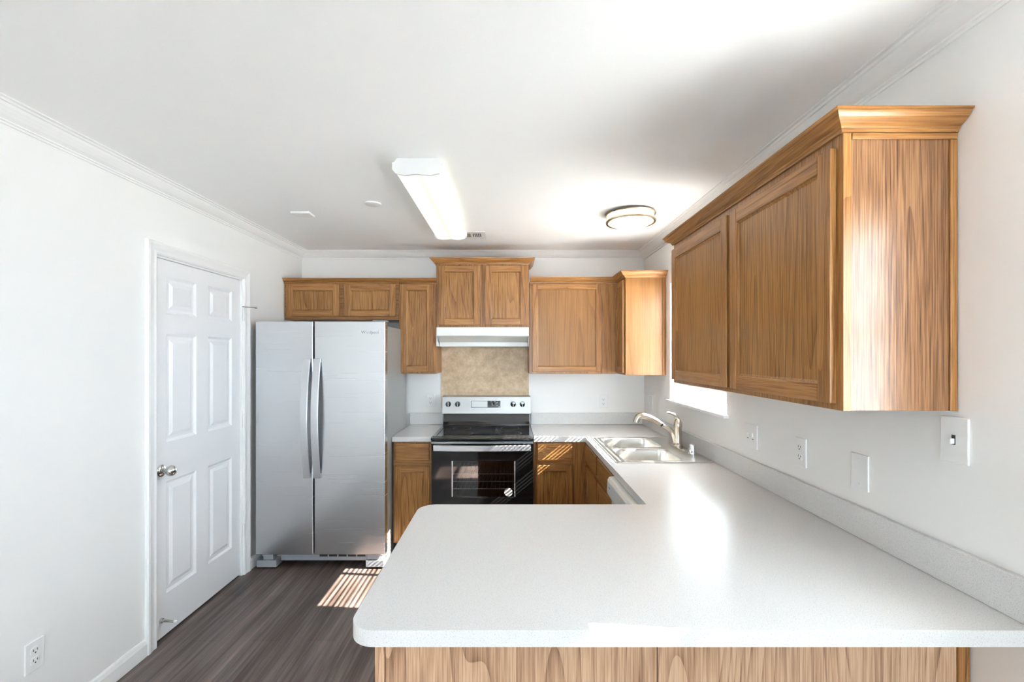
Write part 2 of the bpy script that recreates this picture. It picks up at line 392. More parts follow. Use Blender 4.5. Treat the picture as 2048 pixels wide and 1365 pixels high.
bm = NB(); tube(bm, [(LW+.012, D1-.03, 1.868), (LW+.022, D1+.015, 1.868)], .003, 8)
tube(bm, [(LW+.022, D1-.01, 1.868), (LW+.07, D1+.03, 1.866)], .003, 8); tube(bm, [(LW+.068, D1+.028, 1.866), (LW+.078, D1+.037, 1.866)], .007, 10)
obj('hinge_stop', bm, SATIN, door, smooth=True)

# ------------------------------------------------------------------ windows
def window(name, y0, y1, z0, z1, vbars, hbars, sill):
    e = bpy.data.objects.new(name, None); C.objects.link(e); e.location = (RW, (y0+y1)/2, z0); e['kind'] = 'structure'
    fx0, fx1 = RW+.075, RW+.12
    fw = .035
    bm = NB(); plate(bm, rect(y0+.001, y1-.001, z0+.001, z1-.001), [rect(y0+fw, y1-fw, z0+fw, z1-fw)], fx0, fx1, lambda u, v, h: (h, u, v))
    for y, t in vbars: box(bm, fx0+.01, fx1-.01, y-t/2, y+t/2, z0+fw, z1-fw)
    for z, t in hbars: box(bm, fx0+.005, fx1-.005, y0+fw, y1-fw, z-t/2, z+t/2)
    obj('window_frame', bm, TRIM, e)
    obj('window_pane', B((fx1-.018, fx1-.014, y0+fw-.005, y1-fw+.005, z0+fw-.005, z1-fw+.005)), GLASS, e)
    if sill:
        obj('window_sill', B((RW-.028, fx0+.002, y0-.022, y1+.03, z0-.018, z0+.002)), TRIM, e, bevel=.004)
    return e
window('window_1', *W1, [((W1[0]+W1[1])/2, .03)], [(1.64, .035)], True)
window('window_2', *W2, [(.62, .025)], [(1.615, .022)], True)
e = bpy.data.objects.new('window_3', None); C.objects.link(e); e.location = ((W3[0]+W3[1])/2, RB, 0); e['kind'] = 'structure'
bm = NB(); plate(bm, rect(W3[0]+.001, W3[1]-.001, W3[2]+.001, W3[3]-.001), [rect(W3[0]+.05, .355, .09, 2.09), rect(.415, W3[1]-.05, .09, 2.09)], RB-.10, RB-.05, lambda u, v, h: (u, h, v))
obj('window_frame', bm, TRIM, e); obj('window_pane', B((W3[0]+.045, W3[1]-.045, RB-.078, RB-.074, .085, 2.095)), GLASS, e)
# blinds
bl = thing('window_blind', 'white slatted mini blind hanging half-lowered inside the window over the sink', 'blinds', (RW+.045, (W1[0]+W1[1])/2, 1.32))
obj('head_rail', B((RW+.028, RW+.060, W1[0]+.012, W1[1]-.012, W1[3]-.034, W1[3]-.004)), TRIM, bl, bevel=.002)
bm = NB(); z = 1.345; tl = math.radians(9)
while z < W1[3]-.045:
    c, s = .0125*math.cos(tl), .0125*math.sin(tl); xm = RW+.044
    pts = [(xm-c, z-s), (xm, z+.0018), (xm+c, z+s), (xm+c, z+s-.0007), (xm, z+.0010), (xm-c, z-s-.0007)]
    prism(bm, pts, W1[0]+.015, W1[1]-.015, lambda a, p, q: (p, a, q)); z += .027
obj('slats', bm, TRIM, bl)
obj('bottom_rail', B((RW+.030, RW+.058, W1[0]+.015, W1[1]-.015, 1.318, 1.334)), TRIM, bl, bevel=.002)
bm = NB()
for y in (W1[0]+.12, (W1[0]+W1[1])/2, W1[1]-.12):
    for dx in (-.0125, .0125): box(bm, RW+.044+dx-.0006, RW+.044+dx+.0006, y-.0008, y+.0008, 1.33, W1[3]-.035)
obj('lift_cord', bm, TRIM, bl)
# outside: unseen slab added to cut sun at the dining window, ground and fence
struct('sun_block_slab', B((RW+WT, RW+WT+.56, RB-.3, 1.25, 2.30, 2.36)), TRIM)
struct('terrain', B((RW+.6, 16, -12, 22, -.35, -.25), (-14, RW+.6, -14, RB-.6, -.35, -.25)), plain('bounce_ground', (.78, .78, .76), .9))  # ground colour raised to bounce daylight onto the ceiling
fe = thing('fence', 'pale board fence seen through the glass under the blind', 'fence', (3.4, 6, -.25))
FEN = plain('darkened_fence_wood', (.05, .05, .055), .8, bump=.3, bscale=40)  # boards coloured near black to hold back overexposed daylight
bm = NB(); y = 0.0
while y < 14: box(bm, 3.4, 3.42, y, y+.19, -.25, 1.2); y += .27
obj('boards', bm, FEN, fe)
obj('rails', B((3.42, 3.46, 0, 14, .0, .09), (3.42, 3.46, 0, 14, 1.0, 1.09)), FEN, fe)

# ------------------------------------------------------------------ cabinet parts
def mapx(face): return lambda u, w_, z: (u, face-w_, z)      # front faces -y
def mapy(face): return lambda u, w_, z: (face-w_, u, z)      # front faces -x
def cab_door(parent, f, u0, u1, z0, z1, rail_mat, fr=.05, th=.019, name='door', pmat=None, smat=None):
    bm = NB()
    box(bm, u0, u0+fr, 0, th, z0, z1, 0, f); box(bm, u1-fr, u1, 0, th, z0, z1, 0, f)
    box(bm, u0+fr, u1-fr, 0, th-.0005, z0, z0+fr, 1, f); box(bm, u0+fr, u1-fr, 0, th-.0005, z1-fr, z1, 1, f)
    d = obj(name, bm, [smat or OZ, rail_mat], parent, bevel=.0025)
    bm = NB(); a = .009
    # bead round the panel, then the flat panel
    ring = [(0, .0135), (a, .0075)]
    rows = [[bm.verts.new(f(u, w_, z)) for u, z in rect(u0+fr+i-.001, u1-fr-i+.001, z0+fr+i-.001, z1-fr-i+.001)] for i, w_ in ring]
    for k in range(4): bm.faces.new((rows[0][k], rows[0][(k+1) % 4], rows[1][(k+1) % 4], rows[1][k]))
    bm.faces.new(rows[1])
    bk = [bm.verts.new(f(u, .001, z)) for u, z in rect(u0+fr-.001, u1-fr+.001, z0+fr-.001, z1-fr+.001)]
    for k in range(4): bm.faces.new((rows[0][k], rows[0][(k+1) % 4], bk[(k+1) % 4], bk[k]))
    bm.faces.new(bk)
    obj('door_panel', bm, pmat or OPANEL, d)
    return d
def drawer_front(parent, f, u0, u1, z0, z1, mat, name='drawer_front'):
    bm = NB(); box(bm, u0, u1, 0, .019, z0, z1, 0, f)
    return obj(name, bm, mat, parent, bevel=.005, seg=3)
CROWN = [(0, 0), (.007, 0), (.008, .006), (.011, .008), (.013, .014), (.022, .018), (.034, .028), (.040, .036), (.042, .041), (.048, .043), (.049, .048), (0, .048)]
def crown(parent, pts, side, z0, mat, k=1.0):
    bm = NB(); sweep(bm, pts, [(a*k, b*k) for a, b in CROWN], side, lambda u, v, h: (u, v, z0+h), None)
    return obj('crown_molding', bm, [OX, OY], parent)
UB, UT = 1.378, 2.130; UF = 3.75
def face_frame(bm, f, u0, u1, z0, z1, opens, th=.019):
    pass
G_UP = 'oak wall cabinets'
# above fridge
c = thing('wall_cabinet', 'wide short oak wall cabinet above the refrigerator', 'cabinet', (-1.38, 3.9, 1.823), G_UP)
obj('body', B((LW+.003, -.917, UF, BW-.002, 1.823, UT)), OX, c, bevel=.001)
cab_door(c, mapx(UF-.0005), -1.836, -1.404, 1.850, 2.114, OX); cab_door(c, mapx(UF-.0005), -1.362, -.938, 1.850, 2.114, OX)
crown(c, [(LW+.003, UF), (-.916, UF)], -1, 2.118, OX, .9)
# narrow
c = thing('wall_cabinet', 'tall narrow oak wall cabinet between refrigerator and range hood', 'cabinet', (-.76, 3.9, UB), G_UP)
obj('body', B((-.915, -.610, UF, BW-.002, UB, UT)), OZ, c, bevel=.001)
cab_door(c, mapx(UF-.0005), -.899, -.632, 1.395, 2.114, OX)
crown(c, [(-.914, UF), (-.600, UF)], -1, 2.118, OX, .9)
# above range
c = thing('wall_cabinet', 'raised oak two-door wall cabinet above the range hood', 'cabinet', (-.225, 3.9, 1.762), G_UP)
obj('body', B((-.607, .156, UF-.004, BW-.002, 1.762, 2.300)), OZ, c, bevel=.001)
cab_door(c, mapx(UF-.0045), -.586, -.247, 1.779, 2.266, OX); cab_door(c, mapx(UF-.0045), -.203, .135, 1.779, 2.266, OX)
crown(c, [(-.607, BW-.002), (-.607, UF-.004), (.156, UF-.004), (.156, BW-.002)], -1, 2.279, OX)
# right of range
c = thing('wall_cabinet', 'square single-door oak wall cabinet right of the range hood', 'cabinet', (.5, 3.9, UB), G_UP)
obj('body', B((.159, .884, UF, BW-.002, UB, UT)), OZ, c, bevel=.001)
cab_door(c, mapx(UF-.0005), .184, .748, 1.396, 2.116, OX, fr=.042, pmat=OHONEY)
crown(c, [(.166, UF), (.880, UF)], -1, 2.122, OX)
# corner cabinet on right wall
RF = .889
c = thing('wall_cabinet', 'narrow honey oak corner wall cabinet beside the window', 'cabinet', (1.05, 3.78, UB), G_UP)
obj('body', B((RF, RW-.002, 3.50, BW-.002, UB, UT)), OHONEY, c, bevel=.001)
cab_door(c, mapy(RF-.0005), 3.52, 3.735, 1.392, 2.116, OY, fr=.045)
crown(c, [(RF, 3.80), (RF, 3.50), (RW-.002, 3.50)], -1, 2.128, OHONEY)
bm = B((1.172, RW-.003, 3.494, 3.4995, UB, UT-.002)); obj('scribe_strip', bm, OHONEY, c, bevel=.001)
# big cabinet
RF2 = .8955; N0, N1 = 1.222, 2.478; BB = 1.384
c = thing('wall_cabinet', 'long oak two-door wall cabinet hanging on the right wall over the peninsula', 'cabinet', (1.05, 1.85, BB), G_UP)
obj('body', B((RF2, RW-.002, N0, N1, BB, UT)), OEND, c, bevel=.001)
obj('face_frame', B((RF2-.003, RF2-.0003, N0, N1, BB, UT)), OZ, c)
obj('end_stile', B((RF2-.003, RF2+.018, N0-.004, N0-.0003, BB, UT-.001)), OZ, c)
cab_door(c, mapy(RF2-.0035), 1.242, 1.812, 1.402, 2.100, OY, fr=.052); cab_door(c, mapy(RF2-.0035), 1.838, 2.462, 1.402, 2.100, OY, fr=.052)
crown(c, [(RW-.002, N1), (RF2-.003, N1), (RF2-.003, N0-.001), (RW-.002, N0-.001)], -1, 2.130, OX, 1.0)
obj('scribe_strip', B((1.178, RW-.003, N0-.006, N0-.0003, BB, UT-.018)), OZ, c, bevel=.0015)
obj('top_strip', B((RF2+.020, RW-.003, N0-.006, N0-.0003, UT-.017, UT-.001)), OX, c, bevel=.0015)

# ------------------------------------------------------------------ range hood and stone panel
c = thing('range_hood', 'white under-cabinet range hood above the stove', 'range hood', (-.225, 3.9, 1.605))
HX0, HX1 = -.605, .154
prof = [(BW-.004, 1.7605), (3.732, 1.7605), (3.732, 1.693), (3.90, 1.648), (3.90, 1.606), (3.905, 1.606), (3.905, 1.640), (3.74, 1.688), (3.74, 1.754), (BW-.004, 1.754)]
bm = NB(); prism(bm, prof, HX0+.002, HX1-.002, lambda a, p, q: (a, p, q)); obj('canopy', bm, ENAMEL, c, bevel=.0015)
for x in (HX0, HX1-.0018): obj('side_panel', B((x, x+.0018, 3.733, BW-.004, 1.606, 1.7600)), ENAMEL, c)
obj('filter', B((HX0+.003, HX1-.003, 3.908, BW-.006, 1.610, 1.616)), HOODIN, c)
for a, b in ((-.03, -.022), (.0, .012), (.045, .07)): obj('switch_mark', B((a, b, 3.7305, 3.732, 1.743, 1.7445)), GREYP, c)
tag(obj('stone_panel', B((-.612, .168, BW-.008, BW-.0005, 1.06, 1.604)), STONE), 'beige stone-look splash panel on the wall between hood and stove', 'backsplash panel')

# ------------------------------------------------------------------ refrigerator
FX0, FX1, FF = -1.818, -.893, 3.25; FS = -1.402
c = thing('refrigerator', 'stainless steel side-by-side refrigerator beside the white door', 'refrigerator', ((FX0+FX1)/2, 3.6, 0))
obj('body', B((FX0+.004, FX1-.003, FF+.075, 3.93, .03, 1.745)), FRSIDE, c, bevel=.004, label='grey painted cabinet body')
for x0, x1 in ((FX0, FS-.005), (FS+.005, FX1)):
    d = obj('door', B((x0, x1, FF, FF+.068, .106, 1.774)), STEEL, c, bevel=.004, seg=3)
    left = x0 < -1.5
    hx = FS-.044 if left else FS+.030
    bm = NB(); n = 24; z0h, z1h = .655, 1.507; pts = []
    rows = []
    for k in range(n+1):
        t_ = k/n; z = z0h+(z1h-z0h)*t_; b_ = math.sin(PI*t_)
        y = FF-.018-.050*b_; sh = 0
        rows.append([bm.verts.new(q) for q in ((hx-.025, y+.012, z), (hx-.025, y, z), (hx+.025, y, z), (hx+.025, y+.012, z))])
    for a, b in zip(rows, rows[1:]):
        for k in range(4): bm.faces.new((a[k], a[(k+1) % 4], b[(k+1) % 4], b[k]))
    bm.faces.new(rows[0]); bm.faces.new(rows[-1][::-1])
    for z in (z0h, z1h-.03): box(bm, hx-.020, hx+.020, FF-.014, FF+.001, z, z+.03)
    obj('handle', bm, HANDLE, d, bevel=.003)
    if not left:
        text_mesh('lettering', 'Whirlpool', .030, lambda x, y, z: (-1.0+x, FF-.0003-z, 1.694+y), GREYP, d)
        bm = NB()
obj('door_gap_shade', B((FX0+.012, FX1-.012, FF+.0685, FF+.0745, .12, 1.74)), DARK, c)  # black sheet added so the gap between the doors looks shaded
obj('hinge_cover', B((FX1-.10, FX1-.01, FF+.03, FF+.14, 1.7755, 1.786)), GREYP, c, bevel=.004)
bm = B((FX0+.17, FX1-.13, FF+.03, FF+.05, .052, .098)); 
obj('base_grille', bm, GREYP, c, bevel=.003)
bm = NB()
for k in range(5): box(bm, FS+.03+k*.068, FS+.088+k*.068, FF+.0285, FF+.0305, .080, .094)
obj('grille_slot', bm, DARK, c)
obj('foot_cover', B((FX0+.004, FX0+.145, FF+.005, FF+.10, .012, .062)), GREYP, c, bevel=.004)
obj('foot_cover', B((FX1-.14, FX1-.01, FF+.005, FF+.10, .012, .062)), GREYP, c, bevel=.004)
obj('hinge', B((FX0+.05, FX0+.12, FF+.01, FF+.07, .066, .104)), GREYP, c, bevel=.003)
obj('hinge', B((FX1-.13, FX1-.05, FF+.01, FF+.07, .066, .104)), GREYP, c, bevel=.003)
for x in (FX0+.03, FX1-.08):
    for y in (FF+.12, 3.82): obj('foot', B((x, x+.04, y, y+.04, 0, .029)), DARK, c)

# ------------------------------------------------------------------ range
RX0, RX1 = -.588, .176; RFY = 3.385
c = thing('range', 'freestanding electric range with black glass top and steel control panel', 'stove', ((RX0+RX1)/2, 3.7, 0))
bm = NB(); plate(bm, rect(RX0+.003, RX1-.003, .06, .895), [rect(-.44, .045, .44, .76)], RFY+.045, 4.055, lambda u, v, h: (u, h, v))
body = obj('body', bm, BLACKG, c, label='black enamel side body')
obj('oven_cavity', B((-.44, .045, 3.9, 3.91, .44, .76)), DARK, c)
bm = NB(); cpf = [(RFY-.012, .898), (RFY-.018, .908), (RFY-.012, .918), (RFY+.01, .921), (3.955, .921), (3.955, .898)]
prism(bm, cpf, RX0, RX1, lambda a, p, q: (a, p, q)); obj('cooktop', bm, BLACKT, c, bevel=.002)
bm = NB(); plate(bm, rr(RX0+.006, RX1-.006, RFY+.012, 3.95, .02), [rr(RX0+.032, RX1-.032, RFY+.035, 3.93, .02)], .9212, .9245, lambda u, v, h: (u, v, h)); obj('cooktop_rim', bm, BLACKG, c, bevel=.001)
def ringb(x, y, r):
    ri = r-.0015
    plate(bm, [(x+r*math.cos(2*PI*k/40), y+r*math.sin(2*PI*k/40)) for k in range(40)], [[(x+ri*math.cos(2*PI*k/40), y+ri*math.sin(2*PI*k/40)) for k in range(40)]], .92125, .9216, lambda u, v, h: (u, v, h))
for x, y, r in ((-.4, 3.56, .11), (0, 3.56, .09), (-.4, 3.80, .075), (0, 3.80, .075)):
    bm = NB(); ringb(x, y, r); obj('burner_ring', bm, plain('burner_ring_grey', (.06, .06, .06), .3), c)
# band below cooktop
bm = NB(); prism(bm, [(RFY+.04, .894), (RFY-.006, .894), (RFY-.008, .872), (RFY, .862), (RFY+.04, .862)], RX0+.002, RX1-.002, lambda a, p, q: (a, p, q)); obj('front_trim', bm, BLACKG, c, bevel=.001)
obj('trim_strip', B((RX0+.004, RX1-.004, RFY-.0095, RFY-.0082, .877, .883)), HANDLE, c)
# oven door
bm = NB(); plate(bm, rect(RX0+.003, RX1-.003, .20, .858), [rect(-.437, .042, .476, .745)], RFY, RFY+.04, lambda u, v, h: (u, h, v)); od = obj('oven_door', bm, BLACKT, c, bevel=.002)
obj('oven_window', B((-.437, .042, RFY+.002, RFY+.006, .476, .745)), OVENG, od)
for a, b in ((-.434, -.426), (.030, .040)): obj('window_trim', B((a, b, RFY+.0005, RFY+.0018, .478, .743)), HANDLE, od)
bm = NB(); 
lathe(bm, [(.001, 0), (.031, 0), (.031, .001), (.001, .001)], lambda a, b, h: (-.012+a, RFY-.0015-h+.001, .512+b), 32); obj('sticker', bm, STICK, od, label='round pale grey sticker')
bm = NB()
for z in (.632, .575, .520):
    tube(bm, [(-.43, RFY+.06, z), (.03, RFY+.06, z)], .0035, 8)
    for k in range(14): tube(bm, [(-.41+k*.033, RFY+.06, z), (-.41+k*.033, RFY+.40, z)], .0015, 6)
obj('oven_rack', bm, plain('rack_wire', (.7, .7, .7), .4), c, smooth=True)
bm = NB(); n = 20; rows = []
for k in range(n+1):
    t_ = k/n; x = RX0+.022+(RX1-RX0-.044)*t_; y = RFY-.032-.020*math.sin(PI*t_)
    rows.append([bm.verts.new(q) for q in ((x, y+.012, .822), (x, y, .825), (x, y, .865), (x, y+.012, .868))])
for a, b in zip(rows, rows[1:]):
    for k in range(4): bm.faces.new((a[k], a[(k+1) % 4], b[(k+1) % 4], b[k]))
bm.faces.new(rows[0]); bm.faces.new(rows[-1][::-1])
for x in (RX0+.022, RX1-.052): box(bm, x, x+.03, RFY-.032, RFY+.0, .832, .860)
obj('handle', bm, HANDLE, od, bevel=.002)
obj('storage_drawer', B((RX0+.004, RX1-.004, RFY+.004, RFY+.04, .065, .19)), BLACKG, c, bevel=.003)
for x in (RX0+.03, RX1-.06):
    for y in (3.5, 3.95): obj('foot', B((x, x+.03, y, y+.03, 0, .059)), DARK, c)
# backguard
bm = NB(); prism(bm, [(4.055, .922), (3.958, .922), (3.958, .928), (3.975, .95), (3.990, 1.018), (4.055, 1.018)], RX0+.006, RX1-.006, lambda a, p, q: (a, p, q)); obj('riser', bm, BLACKG, c, bevel=.002)
GY = lambda z: 3.965+(z-1.02)*.12
bm = NB(); prism(bm, [(4.056, 1.0185), (GY(1.02), 1.0185), (GY(1.03)-.001, 1.026), (GY(1.168), 1.168), (4.056, 1.172)], RX0-.006, RX1+.004, lambda a, p, q: (a, p, q)); bg_ = obj('control_panel', bm, PANELST, c, bevel=.003, label='brushed steel control panel')
for x in (-.538, -.457, .028, .108):
    z = 1.103
    bm = NB(); lathe(bm, [(.024, -.002), (.024, .012), (.021, .020), (.006, .021)], lambda a, b, h, x=x, z=z: (x+a, GY(z)-h, z+b), 28)
    box(bm, x-.0025, x+.0025, GY(z)-.024, GY(z)-.018, z-.020, z+.020, 1)
    obj('knob', bm, [BLACKT, PANELST], bg_, smooth=True)
bm = NB(); prism(bm, [(GY(1.073)-.001, 1.073), (GY(1.133)-.001, 1.133), (GY(1.133)+.002, 1.133), (GY(1.073)+.002, 1.073)], -.340, -.084, lambda a, p, q: (a, p, q)); dp = obj('display', bm, BLACKG, bg_)
bm = NB(); prism(bm, [(GY(1.076)-.002, 1.076), (GY(1.130)-.002, 1.130), (GY(1.130)-.001, 1.130), (GY(1.076)-.001, 1.076)], -.336, -.196, lambda a, p, q: (a, p, q)); obj('display_film_glare', bm, plain('painted_film_glare', (.68, .71, .68), .15), dp)  # opaque pale panel: glare on the plastic film put into its colour
bm = NB()
for x, z, r in ((-.150, 1.103, .012), (-.112, 1.092, .006), (-.112, 1.116, .005), (-.132, 1.124, .004), (-.165, 1.124, .004), (-.095, 1.080, .005)):
    lathe(bm, [(r, 0), (r, .001)], lambda a, b, h, x=x, z=z: (x+a, GY(z)-.0012-h, z+b), 16)
obj('touch_button', bm, STICK, dp)
bm = NB(); lathe(bm, [(.011, 0), (.011, .001)], lambda a, b, h: (-.143+a, GY(1.108)-.0026-h, 1.108+b), 16); obj('touch_button', bm, BLACKG, dp)

# ------------------------------------------------------------------ base cabinets
BF = 3.4585; BZ = .875
G_LO = 'oak base cabinets'
c = thing('base_cabinet', 'narrow oak base cabinet between refrigerator and stove', 'cabinet', (-.74, 3.75, 0), G_LO)
obj('body', B((-.886, -.592, BF, BW-.002, .105, BZ)), OZ, c, bevel=.001); obj('toe_kick', B((-.884, -.594, BF+.06, BF+.08, 0, .1048)), KICK, c)
obj('rail', B((-.885, -.593, BF-.0015, BF-.0003, .694, .731)), OX, c)
drawer_front(c, mapx(BF-.0005), -.868, -.610, .733, .862, OX); cab_door(c, mapx(BF-.0005), -.872, -.606, .125, .690, OX, fr=.045)
c = thing('base_cabinet', 'oak base cabinet with sunlit drawer between stove and corner', 'cabinet', (.38, 3.75, 0), G_LO)
obj('body', B((.180, .586, BF, BW-.002, .105, BZ)), OZ, c, bevel=.001); obj('toe_kick', B((.182, .586, BF+.06, BF+.08, 0, .1048)), KICK, c)
obj('rail', B((.206, .474, BF-.0015, BF-.0003, .701, .731)), OX, c)
drawer_front(c, mapx(BF-.0005), .208, .472, .733, .862, OX); cab_door(c, mapx(BF-.0005), .206, .474, .125, .698, OX, fr=.045)
SF = .588
c = thing('base_cabinet', 'oak sink base cabinet with two doors under the sink', 'cabinet', (.9, 2.99, 0), G_LO)
bm = B((SF, SF+.019, 2.515, BF+.0, .105, BZ), (SF+.019, RW-.004, 2.515, 2.53, .105, BZ), (SF+.019, RW-.004, BF-.015, BF, .105, BZ), (SF+.019, RW-.004, 2.53, BF-.015, .105, .12), (RW-.012, RW-.004, 2.53, BF-.015, .12, BZ))
obj('body', bm, OZ, c, bevel=.001)
obj('toe_kick', B((SF+.06, SF+.08, 2.515, BF, 0, .1048)), KICK, c)
for a, b in ((2.535, 2.975), (3.015, 3.44)):
    drawer_front(c, mapy(SF-.0005), a, b, .733, .862, OY, 'false_drawer_front'); cab_door(c, mapy(SF-.0005), a, b, .125, .700, OY, fr=.05)
# dishwasher
c = thing('dishwasher', 'white built-in dishwasher under the counter next to the sink cabinet', 'dishwasher', (.9, 2.2, 0))
obj('tub', B((SF+.02, RW-.01, 1.905, 2.505, .02, .862)), GREYP, c)
obj('door', B((.560, SF+.019, 1.905, 2.508, .11, .748)), DWP, c, bevel=.004)
bm = NB(); prism(bm, [(SF+.019, .752), (.556, .752), (.541, .762), (.534, .775), (.536, .846), (.545, .864), (SF+.019, .872)], 1.905, 2.508, lambda a, p, q: (p, a, q)); cpn = obj('control_panel', bm, DWP, c, bevel=.005, seg=3)
bm = NB(); prism(bm, [(.5345, .778), (.5363, .842), (.5350, .842), (.5332, .778)], 1.93, 2.485, lambda a, p, q: (p, a, q)); obj('control_face', bm, DWB, cpn)
obj('emblem', B((.5325, .5345, 2.43, 2.455, .815, .823)), GREYP, cpn)
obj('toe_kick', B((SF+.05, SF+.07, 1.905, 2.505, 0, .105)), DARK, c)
# peninsula base
PB = 1.187
c = thing('peninsula_cabinet', 'oak panelled back of the peninsula base under the counter overhang', 'cabinet', (.4, 1.5, 0))
obj('body', B((-.345, RW-.004, PB+.006, 1.865, .0, BZ)), OEND, c)
obj('back_panel', B((-.325, .383, PB, PB+.0055, .002, BZ-.001)), OBACK, c, bevel=.001)
obj('back_panel', B((.385, 1.165, PB, PB+.0055, .002, BZ-.001)), OBACK, c, bevel=.001)
obj('corner_strip', B((-.352, -.327, PB-.002, PB+.0055, .002, BZ-.001)), OBACK, c, bevel=.001)
obj('scribe_strip', B((1.167, RW-.004, PB-.004, PB+.0055, .002, BZ-.001)), OZ, c, bevel=.001)

# ------------------------------------------------------------------ countertops
TZ = .914; TB = .8765
c = thing('countertop', 'short pale laminate countertop between refrigerator and stove', 'countertop', (-.74, 3.75, TB))
obj('slab', B((-.893, -.5925, 3.436, BW-.002, TB, TZ)), COUNTER, c, bevel=.004, seg=3)
obj('backsplash', B((-.893, -.5965, BW-.021, BW-.002, TZ+.0003, 1.016)), COUNTER, c, bevel=.003)
c = thing('countertop', 'large pale laminate countertop wrapping from the stove round to the peninsula', 'countertop', (.4, 2.5, TB))
def arc(cx, cy, r, a0, a1, n=10): return [(cx+r*math.cos(math.radians(a0+(a1-a0)*k/n)), cy+r*math.sin(math.radians(a0+(a1-a0)*k/n))) for k in range(n+1)]
PX, PY0, PY1, pr_ = -.371, 1.0235, 1.888, .062
outer = arc(PX+pr_, PY0+pr_, pr_, 180, 270)+[(RW-.002, PY0), (RW-.002, BW-.002), (.181, BW-.002), (.181, 3.436), (.566, 3.436), (.566, PY1)]+arc(PX+pr_+.01, PY1-pr_-.01, pr_+.01, 90, 180)
bm = NB(); plate(bm, outer, [rr(.636, 1.152, 2.622, 3.372, .03)], TB, TZ, I3)
obj('slab', bm, COUNTER, c, bevel=.005, seg=3)
bm = NB(); box(bm, .187, RW-.021, BW-.021, BW-.002, TZ+.0003, 1.016); box(bm, RW-.021, RW-.002, PY0, BW-.002, TZ+.0003, 1.018)
obj('backsplash', bm, COUNTER, c, bevel=.003)

# ------------------------------------------------------------------ sink, faucet
c = thing('kitchen_sink', 'stainless steel double-bowl sink set in the counter below the window', 'sink', (.9, 3.0, TZ))
SX0, SX1, SY0, SY1 = .612, 1.174, 2.602, 3.392
bm = NB()
holes = [rr(.662, 1.020, 2.645, 2.975, .055), rr(.662, 1.020, 3.020, 3.350, .055)]
out_ = rr(SX0+.01, SX1-.01, SY0+.01, SY1-.01, .02)
loops = plate(bm, out_, holes, .9205, None, I3)
rows = [loops[0]]
for ins, z in ((-.003, .9215), (-.008, .9205), (-.010, .9148)):
    rows.append([bm.verts.new((x, y, z)) for x, y in rr(SX0+.01+ins, SX1-.01-ins, SY0+.01+ins, SY1-.01-ins, .02-ins)])
for a, b in zip(rows, rows[1:]):
    n = len(a)
    for k in range(n): bm.faces.new((a[k], a[(k+1) % n], b[(k+1) % n], b[k]))
for (y0, y1), lp in zip(((2.645, 2.975), (3.020, 3.350)), loops[1:]):
    rows = [lp]
    for ins, z in ((.003, .917), (.005, .905), (.012, .780), (.020, .757), (.040, .747), (.10, .743)):
        rows.append([bm.verts.new((x, y, z)) for x, y in rr(.662+ins, 1.020-ins, y0+ins, y1-ins, max(.055-ins*.3, .02))])
    for a, b in zip(rows, rows[1:]):
        n = len(a)
        for k in range(n): bm.faces.new((a[k], a[(k+1) % n], b[(k+1) % n], b[k]))
    bm.faces.new(rows[-1])
obj('basin', bm, SINKST, c, smooth=True)
for y in (2.81, 3.185):
    bm = NB(); lathe(bm, [(.045, .7435), (.045, .7455), (.036, .746), (.030, .744)], lambda a, b, h, y=y: (.841+a, y+b, h), 28); obj('drain', bm, CHROME, c, smooth=True)
FY = 3.03; FXc = 1.118; DZ = .9212
c = thing('kitchen_faucet', 'brushed nickel pull-out faucet with lever arching over the sink', 'faucet', (FXc, FY, DZ))
bm = NB(); plate(bm, rr(FXc-.028, FXc+.028, FY-.125, FY+.125, .027), [], DZ, DZ+.008, I3); obj('deck_plate', bm, NICKEL, c, bevel=.003)
bm = NB(); lathe(bm, [(.034, DZ+.0085), (.034, .938), (.030, .943), (.027, .955), (.0265, 1.055), (.0275, 1.058), (.0275, 1.061)], lambda a, b, h: (FXc+a, FY+b, h), 32); obj('column', bm, NICKEL, c, smooth=True)
bm = NB(); lathe(bm, [(.0275, 1.0615), (.0275, 1.066), (.026, 1.082), (.019, 1.098), (.012, 1.108), (.004, 1.112)], lambda a, b, h: (FXc+a, FY+b, h), 32)
tube(bm, spline([(FXc+.004, FY, 1.095), (FXc-.004, FY, 1.115), (FXc-.022, FY, 1.134), (FXc-.050, FY, 1.146), (FXc-.072, FY, 1.150)], 6), [.014]+[.012-.0002*k for k in range(24)], 14, squash=1.0)
obj('handle', bm, NICKEL, c, smooth=True)
sp = spline([(FXc-.010, FY, .950), (FXc-.020, FY, .985), (FXc-.045, FY, 1.025), (FXc-.105, FY, 1.068)], 6)
bm = NB(); tube(bm, sp, [.021-.0004*k for k in range(len(sp))], 20); obj('spout', bm, NICKEL, c, smooth=True)
bm = NB(); tube(bm, [(FXc-.104, FY, 1.0675), (FXc-.114, FY, 1.0745)], .0155, 20); obj('collar', bm, BLACKG, c, smooth=True)
sp = spline([(FXc-.113, FY, 1.074), (FXc-.150, FY, 1.098), (FXc-.195, FY, 1.120), (FXc-.235, FY, 1.128), (FXc-.262, FY, 1.120), (FXc-.275, FY, 1.098), (FXc-.277, FY, 1.086)], 6)
bm = NB(); tube(bm, sp, [.016+.0003*k if k < 20 else .0215 for k in range(len(sp))], 20); obj('spray_head', bm, NICKEL, c, smooth=True)
bm = NB(); lathe(bm, [(.025, DZ), (.025, .930), (.0215, .933), (.0215, .980), (.018, .987), (.004, .988)], lambda a, b, h: (FXc+.004+a, 2.795+b, h), 28)
tag(obj('air_gap_cap', bm, CHROME, smooth=True), 'chrome air gap cap standing at the back of the sink deck', 'sink cap')

